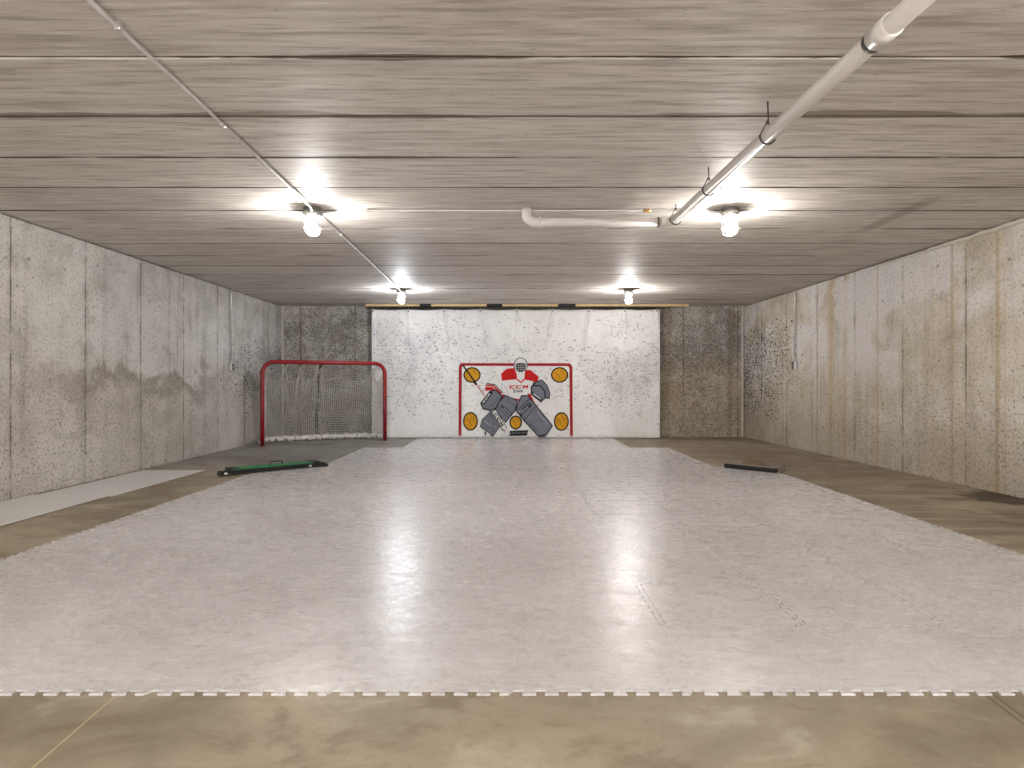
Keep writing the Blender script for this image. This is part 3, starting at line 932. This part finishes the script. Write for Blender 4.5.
class Print:
    def __init__(s):
        s.items = []; s.order = 0
    def poly(s, pts, col):
        s.items.append((list(pts), col, s.order)); s.order += 1
    def ell(s, cx, cy, rx, ry, col, n=36):
        s.poly([(cx+rx*math.cos(2*PI*i/n), cy+ry*math.sin(2*PI*i/n)) for i in range(n)], col)
    def line(s, a, b, w_, col):
        a = Vector(a); b = Vector(b); d = (b-a).normalized(); n_ = Vector((-d.y, d.x)) * w_/2
        s.poly([a+n_, b+n_, b-n_, a-n_], col)
    def pline(s, pts, w_, col):
        for a, b in zip(pts, pts[1:]): s.line(a, b, w_, col)
    def text(s, word, org, ux, h, wch, gap, col, slant=0.0, t=0.26):
        """block letters; ux = unit direction of the line, letters stand perpendicular (upwards)"""
        ux = Vector(ux).normalized(); uy = Vector((ux.y, -ux.x))
        def q(a, b): 
            p = Vector(org) + ux*(a*wch + b*h*slant) + uy*(b*h)
            return (p.x, p.y)
        x_ = 0.0
        for ch in word:
            R_ = []
            if ch == 'C':
                R_ = [[(0,0.18),(0.14,0),(1,0),(1,t),(0,t)], [(0,1-t),(1,1-t),(1,1),(0.14,1),(0,0.82)], [(0,0.18),(0.26,0.18),(0.26,0.82),(0,0.82)]]
            elif ch == 'M':
                R_ = [[(0,0),(0.24,0),(0.24,1),(0,1)], [(0.76,0),(1,0),(1,1),(0.76,1)], [(0.1,1),(0.34,1),(0.62,0.25),(0.38,0.25)], [(0.66,1),(0.9,1),(0.62,0.25),(0.38,0.25)]]
            for r_ in R_: s.poly([q(a + x_, b) for a, b in r_], col)
            x_ += 1.0 + gap
    def build(s, name, parent, base=0.004):
        import bmesh
        keys = []
        me_all = []
        for pts, col, od in s.items:
            if col not in keys: keys.append(col)
        bm = bmesh.new()
        for pts, col, od in s.items:
            W = [P2(*p) for p in pts]
            area = sum(W[i][0]*W[(i+1) % len(W)][1] - W[(i+1) % len(W)][0]*W[i][1] for i in range(len(W)))
            if area < 0: W.reverse()
            b2 = bmesh.new()
            vs_ = [b2.verts.new((a, -od*0.00025, b)) for a, b in W]
            try: b2.faces.new(vs_)
            except ValueError: continue
            bmesh.ops.triangulate(b2, faces=b2.faces[:])
            for _ in range(6):
                L = [e_ for e_ in b2.edges if e_.calc_length() > 0.06]
                if not L: break
                bmesh.ops.subdivide_edges(b2, edges=L, cuts=1)
                bmesh.ops.triangulate(b2, faces=b2.faces[:])
            mp = {}
            for v in b2.verts:
                x_, e_, z_ = v.co
                mp[v] = bm.verts.new((x_ - OT[0], tarp_y(x_, z_) - base + e_ - OT[1], z_ - OT[2]))
            for f in b2.faces:
                try:
                    nf = bm.faces.new([mp[v] for v in f.verts]); nf.material_index = keys.index(col)
                except ValueError: pass
            b2.free()
        me = bpy.data.meshes.new(name); bm.to_mesh(me); bm.free()
        for k in keys: me.materials.append(PM[k])
        ob = bpy.data.objects.new(name, me); ob.parent = parent
        C.objects.link(ob)
        return ob
# red goal frame
p = Print()
p.poly([(30, 690), (32, 105), (38, 82), (58, 68), (80, 68), (80, 92), (66, 94), (56, 108), (54, 690)], 'dred')
p.poly([(80, 69), (950, 70), (950, 94), (80, 92)], 'dred')
p.poly([(950, 70), (980, 72), (998, 88), (1002, 112), (1006, 690), (982, 690), (976, 112), (966, 96), (950, 94)], 'dred')
b = p.build('printed_goal_frame', tarp, 0.002); b['label'] = 'red printed outline of a goal frame'
# round targets
for cx, cy, rx, ry in ((145,170,74,67), (893,170,74,67), (132,566,64,80), (908,568,64,80), (518,576,54,60)):
    p = Print()
    p.ell(cx, cy, rx, ry, 'black'); p.ell(cx, cy, rx-12, ry-12, 'amber')
    p.pline([(cx-rx*0.5, cy-ry*0.3), (cx-rx*0.1, cy+ry*0.1), (cx+rx*0.1, cy+ry*0.55)], 7, 'damber'); p.pline([(cx+rx*0.1, cy-ry*0.6), (cx+rx*0.5, cy-ry*0.1)], 6, 'damber')
    b = p.build('printed_round_target', tarp, 0.003); b['label'] = 'amber disc with a black outline'
# goalie
p = Print()
p.poly([(270,242),(300,205),(355,168),(400,190),(400,330),(330,262)], 'white')
p.poly([(395,190),(420,150),(520,130),(600,130),(700,170),(712,235),(650,272),(648,325),(640,380),(600,360),(540,385),(470,385),(400,350),(395,300)], 'white')
p.poly([(393,160),(438,118),(505,110),(527,165),(530,206),(400,220)], 'red')
p.poly([(598,128),(642,128),(716,186),(702,233),(590,208)], 'red')
p.poly([(520,188),(562,228),(604,188),(604,205),(562,242),(522,206)], 'red')
p.pline([(268,246),(300,205),(355,168)], 4, 'lgrey')
p.pline([(400,225),(398,300),(430,345)], 5, 'lgrey')
p.pline([(410,250),(455,320),(460,360)], 4, 'lgrey')
p.poly([(262,252),(330,256),(398,326),(388,344),(330,300),(256,304)], 'red')
p.pline([(272,244),(340,252),(402,322)], 8, 'black')
p.pline([(262,268),(322,272),(380,330)], 5, 'white')
p.poly([(376,378),(404,332),(432,346),(412,378),(392,392)], 'red')
p.poly([(478,366),(545,376),(560,372),(530,398),(515,396)], 'red')
p.poly([(618,330),(646,334),(690,430),(684,448),(630,392)], 'red')
p.text('CCM', (462, 286), (1, 0.0), 28, 44, 0.28, 'red', 0.25)
# small dark lettering below, too small to read in full
p.pline([(498,298),(516,296),(500,308),(516,314),(496,322)], 5, 'dgrey')
for xx in (528, 540, 552, 564, 574): p.line((xx, 320), (xx+3, 298), 4, 'dgrey')
p.line((526, 309), (578, 307), 4, 'dgrey')
goalie = p.build('printed_goalie', tarp, 0.003); goalie['label'] = 'printed goalie in a white and red jersey'
def sub(name, f, base, lab=None):
    p_ = Print(); f(p_)
    b_ = p_.build(name, goalie, base)
    if lab: b_['label'] = lab
def helmet(p):
    p.poly([(528,125),(540,185),(562,212),(585,190),(600,125)], 'white')
    p.ell(560, 84, 60, 62, 'dgrey'); p.ell(560, 84, 54, 57, 'lgrey')
    p.ell(560, 66, 40, 34, 'white')
    p.poly([(520,82),(532,68),(590,68),(602,84),(596,122),(580,142),(542,142),(526,122)], 'black')
    for xx in (543, 562, 580): p.line((xx, 70), (xx, 140), 3.5, 'lgrey')
    for yy_ in (88, 106, 124): p.line((524, yy_), (598, yy_), 3.5, 'lgrey')
sub('helmet', helmet, 0.0115)
def shaft(p):
    p.line((66, 84), (176, 236), 13, 'black')
    p.line((160, 225), (184, 254), 20, 'black')
    p.line((184, 254), (252, 350), 6, 'red'); p.line((192, 250), (256, 340), 4, 'lgrey')
def stick(p):
    p.poly([(312,494),(348,460),(446,622),(424,652),(404,640)], 'black')
    p.poly([(320,494),(346,470),(440,622),(424,644),(408,632)], 'white')
    p.text('CCM', (330, 502), (0.52, 0.86), 24, 37, 0.22, 'black', 0.0, 0.3)
    p.poly([(424,640),(446,622),(470,668),(460,690)], 'white')
sub('printed_stick_shaft', shaft, 0.011)
sub('printed_stick_paddle', stick, 0.0165)
def padL(p):
    p.poly([(350,420),(428,340),(536,384),(518,474),(432,580),(340,472)], 'black')
    p.poly([(358,420),(430,350),(528,390),(510,470),(430,568),(350,470)], 'grey')
    p.pline([(395,425),(470,500)], 7, 'black'); p.pline([(370,448),(440,530)], 5, 'dgrey')
    p.poly([(392,436),(410,438),(400,456)], 'black')
    p.poly([(420,440),(490,492),(470,522),(404,470)], 'dgrey')
    for k in range(4): p.line((426+k*16, 452+k*12), (416+k*16, 474+k*12), 5, 'lgrey')
    p.pline([(440,380),(510,430)], 4, 'dgrey')
    p.poly([(308,474),(392,600),(328,694),(212,614),(230,548)], 'dgrey')
    p.poly([(306,484),(382,600),(326,684),(222,610),(238,550)], 'grey')
    p.pline([(250,560),(300,600),(350,610)], 4, 'lgrey'); p.pline([(300,500),(330,560),(320,660)], 4, 'dgrey')
    p.poly([(252,650),(268,655),(264,686),(252,684)], 'dgrey'); p.poly([(300,672),(330,680),(322,694),(306,690)], 'dgrey')
sub('printed_leg_pad', padL, 0.011)
def padR(p):
    p.poly([(512,470),(566,342),(624,344),(696,432),(836,602),(786,680),(710,696),(584,560)], 'black')
    p.poly([(522,468),(570,350),(620,352),(688,434),(826,602),(780,672),(712,686),(592,552)], 'grey')
    p.line((592,552), (690,436), 5, 'black'); p.line((530,470), (640,372), 6, 'black')
    p.poly([(560,460),(636,396),(660,424),(590,500)], 'dgrey')
    for k in range(4): p.line((578+k*16, 466-k*14), (592+k*16, 484-k*14), 5, 'lgrey')
    p.poly([(628,428),(646,422),(650,444),(634,446)], 'black'); p.poly([(552,502),(576,496),(570,524)], 'black')
    p.pline([(620,560),(720,664)], 4, 'dgrey'); p.pline([(700,480),(790,590)], 4, 'lgrey')
    p.poly([(716,690),(776,684),(770,700),(720,702)], 'dgrey')
sub('printed_leg_pad', padR, 0.0165)
def blocker(p):
    p.poly([(214,412),(296,306),(348,292),(408,348),(356,452),(312,480),(238,462)], 'black')
    p.poly([(226,410),(300,314),(346,302),(398,350),(348,446),(310,470),(244,452)], 'grey')
    p.poly([(220,408),(300,306),(326,318),(252,422)], 'black')
    p.text('CCM', (246, 412), (0.60, -0.80), 15, 28, 0.2, 'white', 0.0, 0.3)
    p.pline([(300,440),(350,400),(370,350)], 4, 'dgrey')
sub('printed_blocker', blocker, 0.0165)
def glove(p):
    p.poly([(644,272),(690,226),(742,208),(790,258),(812,320),(808,374),(772,370),(734,406),(656,344)], 'black')
    p.poly([(654,276),(694,234),(740,216),(782,262),(804,320),(800,366),(774,360),(734,396),(664,340)], 'grey')
    p.pline([(668,262),(726,262),(766,310),(770,366)], 11, 'black')
    p.poly([(662,318),(744,372),(732,392),(656,338)], 'black')
    p.line((668,330), (732,376), 9, 'white')
    p.pline([(720,226),(768,280),(788,340)], 4, 'dgrey')
sub('catching_glove', glove, 0.0115)
def word(p):
    p.poly([(470,646),(626,642),(618,664),(462,668)], 'black')
    p.poly([(458,670),(620,666),(612,688),(450,690)], 'black')
    for k in range(7): p.line((490+k*19, 664), (494+k*19, 652), 3, 'lgrey')
p = Print(); word(p)
b = p.build('printed_black_lettering', tarp, 0.003); b['label'] = 'black slanted lettering below the goalie'

# ================================================================= HOCKEY GOAL
GL = Vector((-3.63, 9.60, 0)); GR = Vector((-2.045, 10.53, 0))
GU = (GR - GL).normalized(); GB = Vector((-GU.y, GU.x, 0))
GW = (GR - GL).length
def G(a, b, z):
    """a along the front line from left post, b backwards, z up"""
    p_ = GL + GU * a + GB * b
    return (p_.x, p_.y, z)
o = tuple(GL + GU*GW/2)
goal = empty('hockey_goal', o, 'red-framed hockey goal with a white net in the back left corner', 'hockey goal')
RG = 0.030
rc = 0.17
HT = 1.215
pts = [G(0, 0, 0.0), G(0, 0, 0.5), G(0, 0, HT-rc)]
pts += [G(rc - rc*math.cos(a), 0, HT-rc+rc*math.sin(a)) for a in [PI/2*i/8 for i in range(1, 9)]]
pts += [G(GW/2, 0, HT)]
pts += [G(GW-rc + rc*math.sin(a), 0, HT-rc+rc*math.cos(a)) for a in [PI/2*i/8 for i in range(0, 9)]]
pts += [G(GW, 0, 0.5), G(GW, 0, 0.0)]
m = MB(); m.tube(pts, RG, 16)
m.build('red_frame', MAT['red'], goal, o)
# base rail: U shape running to the back
DB = 0.60
def base_pt(s):
    """s 0..1 along the U from left post to right post; returns (a, b)"""
    # side, rounded corner, back
    r_ = 0.33
    A = [(0.0, 0.03), (0.02, DB-r_-0.08)]
    A += [(0.03 + r_ - r_*math.cos(q), DB-r_-0.02 + r_*math.sin(q)) for q in [PI/2*i/6 for i in range(7)]]
    A += [(GW*0.3, DB-0.005), (GW*0.5, DB), (GW*0.7, DB-0.005)]
    A += [(GW-0.03-r_ + r_*math.sin(q), DB-r_-0.02 + r_*math.cos(q)) for q in [PI/2*i/6 for i in range(7)]]
    A += [(GW-0.02, DB-r_-0.08), (GW, 0.03)]
    L = [0]
    for i in range(1, len(A)): L.append(L[-1] + math.hypot(A[i][0]-A[i-1][0], A[i][1]-A[i-1][1]))
    t_ = s * L[-1]
    for i in range(1, len(A)):
        if t_ <= L[i] + 1e-9:
            k = (t_-L[i-1])/(L[i]-L[i-1])
            return A[i-1][0]+(A[i][0]-A[i-1][0])*k, A[i-1][1]+(A[i][1]-A[i-1][1])*k
    return A[-1]
m = MB()
pts = [];rad = []
for i in range(81):
    a, b_ = base_pt(i/80)
    pts.append(G(a, b_, 0.050 + 0.008*math.sin(i*1.3) )); rad.append(0.040 + 0.006*math.sin(i*2.1))
m.tube(pts, rad, 10)
m.build('padded_base_rail', MAT['padding'], goal, o)
m = MB()
m.tube([G(GW/2, 0.0, HT), G(GW/2, 0.20, HT-0.005), G(GW/2, 0.34, HT-0.03), G(GW/2, 0.42, HT-0.11), G(GW/2, 0.50, 0.8), G(GW/2, 0.60, 0.35), G(GW/2, DB, 0.06)], 0.021, 12)
m.build('centre_support', MAT['centre'], goal, o)
# net
def top_h(s):
    """height where the dense back net ends; pulled up where it is tied"""
    h = 0.93
    for c_, k, w_ in ((0.30, 0.20, 0.012), (0.385, 0.22, 0.010), (0.5, 0.20, 0.02), (0.17, 0.22, 0.03), (0.83, 0.20, 0.03), (0.61, 0.07, 0.06), (0.0, 0.22, 0.05), (1.0, 0.22, 0.05)):
        h += k * math.exp(-((s-c_)/w_)**2)
    return min(h, 1.15)
def net_pt(s, t_):
    a, b_ = base_pt(s)
    H = top_h(s)
    z = 0.07 + (H - 0.07) * t_
    # lean forward towards the top
    lean = 1 - 0.36 * (z/1.2) ** 1.5
    b2 = b_ * lean
    # sag backwards/forwards a little
    b2 -= 0.05 * math.sin(PI*t_) * math.sin(PI*s) + 0.015*math.sin(s*40)*t_
    a += 0.012*math.sin(t_*9+s*30)
    return Vector(G(a, b2, z))
def net_wires(m_, P, ns_, nt, r_, s0=0, s1=1, t0=0, t1=1, skip=None):
    for i in range(ns_+1):
        s = s0+(s1-s0)*i/ns_
        seg = []
        for j in range(nt+1):
            t_ = t0+(t1-t0)*j/nt
            if skip and skip(s, t_):
                if len(seg) > 1: m_.tube(seg, r_, 3, caps=False)
                seg = []
            else: seg.append(P(s, t_))
        if len(seg) > 1: m_.tube(seg, r_, 3, caps=False)
    for j in range(nt+1):
        t_ = t0+(t1-t0)*j/nt
        seg = []
        for i in range(ns_+1):
            s = s0+(s1-s0)*i/ns_
            if skip and skip(s, t_):
                if len(seg) > 1: m_.tube(seg, r_, 3, caps=False)
                seg = []
            else: seg.append(P(s, t_))
        if len(seg) > 1: m_.tube(seg, r_, 3, caps=False)
m = MB()
net_wires(m, net_pt, 74, 24, 0.0040, skip=lambda s, t_: (s < 0.10 and 0.55 < t_ < 0.9 and s > 0.03))
# loose upper net, thinner, hanging from the crossbar
def up_pt(s, t_):
    sb = 0.17 + 0.66*s
    q = net_pt(sb, 1.0)
    a0 = GW*(0.02 + 0.96*s)
    f = Vector(G(a0, 0.02, HT-0.02))
    p_ = q.lerp(f, t_)
    p_.z -= 0.10 * math.sin(PI*t_) * (0.6+0.4*math.sin(s*23))
    return p_
net_wires(m, up_pt, 46, 10, 0.0014)
# thick edge cord of the net and gathered strands
m.tube([net_pt(i/120, 1.0) for i in range(121)], 0.0065, 5)
for s in (0.17, 0.30, 0.385, 0.83):
    q = net_pt(s, 1.0)
    a0 = GW * (s-0.17)/0.66
    m.tube([q, q.lerp(Vector(G(max(0.05, min(GW-0.05, a0)), 0.02, HT-0.02)), 0.5) - Vector((0, 0, 0.03)), Vector(G(max(0.1, min(GW-0.1, a0)), 0.02, HT-0.02))], 0.007, 5)
for s in (0.17,):
    m.tube([net_pt(s, t_/20) for t_ in range(21)], 0.007, 5)
m.build('net', MAT['rope'], goal, o)

# ================================================================= REBOUNDER (left, green top)
A = Vector((-2.82, 6.44)); B = Vector((-2.03, 7.19))
ux = (B-A).normalized(); uy = Vector((-ux.y, ux.x)); Lr = (B-A).length
ctr = (A+B)/2 + uy*0.07
zb = 0.0075
o = (ctr.x, ctr.y, zb)
rb = empty('puck_rebounder', o, 'long black and green puck rebounder with a carry handle on the left mat edge', 'rebounder')
def RP_(a, b): return (ctr.x + ux.x*a + uy.x*b, ctr.y + ux.y*a + uy.y*b)
m = MB(); m.obox(RP_(0, 0), ux, uy, Lr/2-0.15, 0.060, zb+0.004, zb+0.046)
bevel(m.build('bar_body', MAT['black'], rb, o), 0.005)
m = MB(); m.obox(RP_(-0.02, 0.004), ux, uy, Lr/2-0.12, 0.078, zb+0.047, zb+0.060, 0.995, 0.86)
b = bevel(m.build('top_cover', MAT['greenb'], rb, o), 0.004); b['label'] = 'green top cover'
m = MB()
h0, h1 = RP_(-0.045, 0.0), RP_(0.085, 0.0)
zt = zb+0.058
m.tube([(h0[0], h0[1], zt), (h0[0], h0[1], zt+0.022), (h0[0]+ux.x*0.012, h0[1]+ux.y*0.012, zt+0.034), (h1[0]-ux.x*0.012, h1[1]-ux.y*0.012, zt+0.034), (h1[0], h1[1], zt+0.022), (h1[0], h1[1], zt)], 0.006, 8)
m.build('carry_handle', MAT['black'], rb, o)
for sgn in (-1, 1):
    m = MB()
    a0 = sgn*(Lr/2-0.13)
    m.obox(RP_(a0 + sgn*0.01, 0.0), ux, uy, 0.05, 0.070, zb, zb+0.064, 0.9, 0.9)
    m.obox(RP_(a0 + sgn*0.085, -0.01), ux, uy, 0.055, 0.070, zb, zb+0.040, 0.78, 0.72)
    # curved foot
    pr = [(0.0, 0.0), (0.11, 0.0), (0.125, 0.008), (0.10, 0.030), (0.06, 0.048), (0.0, 0.056)]
    base = []
    for yy_ in (-0.062, -0.030):
        base += [(*RP_(a0 + sgn*(0.035+q), yy_-0.008), zb+hh) for q, hh in pr]
    n6 = len(pr)
    m.add(base, [tuple(range(n6)), tuple(reversed(range(n6, 2*n6)))] + [(i, (i+1) % n6, (i+1) % n6+n6, i+n6) for i in range(n6)])
    ft = fixn(m.build('foot', MAT['black'], rb, o))
    m = MB()
    c_ = RP_(a0 + sgn*(0.10 if sgn < 0 else -0.055), -0.074 if sgn < 0 else -0.074)
    m.obox(c_, ux, uy, 0.012, 0.004, zb+0.012, zb+0.030)
    b = m.build('sticker', MAT['white'], ft, o); b['label'] = 'small white mark on the foot'

# ================================================================= LOW REBOUND BAR (right)
A = Vector((2.225, 7.08)); B = Vector((2.60, 6.65))
ux = (B-A).normalized(); uy = Vector((-ux.y, ux.x)); Lr = (B-A).length
o = ((A.x+B.x)/2, (A.y+B.y)/2, zb)
rb = empty('rebound_bar', o, 'low black bar with grey top and rounded brown pad behind, at right mat edge', 'rebounder')
def Q(a, b): return (A.x + ux.x*a + uy.x*b, A.y + ux.y*a + uy.y*b)
m = MB(); m.obox(Q(Lr/2, 0.025), ux, uy, Lr/2, 0.025, zb, zb+0.042)
bevel(m.build('front_bar', MAT['black'], rb, o), 0.003)
m = MB(); m.obox(Q(Lr/2, 0.040), ux, uy, Lr/2, 0.038, zb+0.0425, zb+0.050)
b = bevel(m.build('top_strip', MAT['greytop'], rb, o), 0.002); b['label'] = 'grey top strip'
m = MB(); m.obox(Q(Lr-0.055, 0.145), ux, uy, 0.055, 0.065, zb, zb+0.058)
b = bevel(m.build('end_block', MAT['greytop'], rb, o), 0.004); b['label'] = 'grey end block'
m = MB()
cp = Q(0.25, 0.15)
N = 24
ring0 = [(cp[0]+0.125*math.cos(2*PI*i/N), cp[1]+0.08*math.sin(2*PI*i/N)) for i in range(N)]
V = [(x, y, zb) for x, y in ring0]
for kk, hh in ((1.0, 0.045), (0.86, 0.066), (0.6, 0.080), (0.3, 0.086)):
    V += [(cp[0]+(x-cp[0])*kk, cp[1]+(y-cp[1])*kk, zb+hh) for x, y in ring0]
V.append((cp[0], cp[1], zb+0.087))
Fs = [tuple(reversed(range(N)))]
for r_ in range(4):
    Fs += [(r_*N+i, r_*N+(i+1) % N, (r_+1)*N+(i+1) % N, (r_+1)*N+i) for i in range(N)]
Fs += [(4*N+i, 4*N+(i+1) % N, 5*N) for i in range(N)]
m.sm = True; m.add(V, Fs)
b = m.build('rounded_pad', MAT['brownpad'], rb, o); b['label'] = 'brown rounded pad'
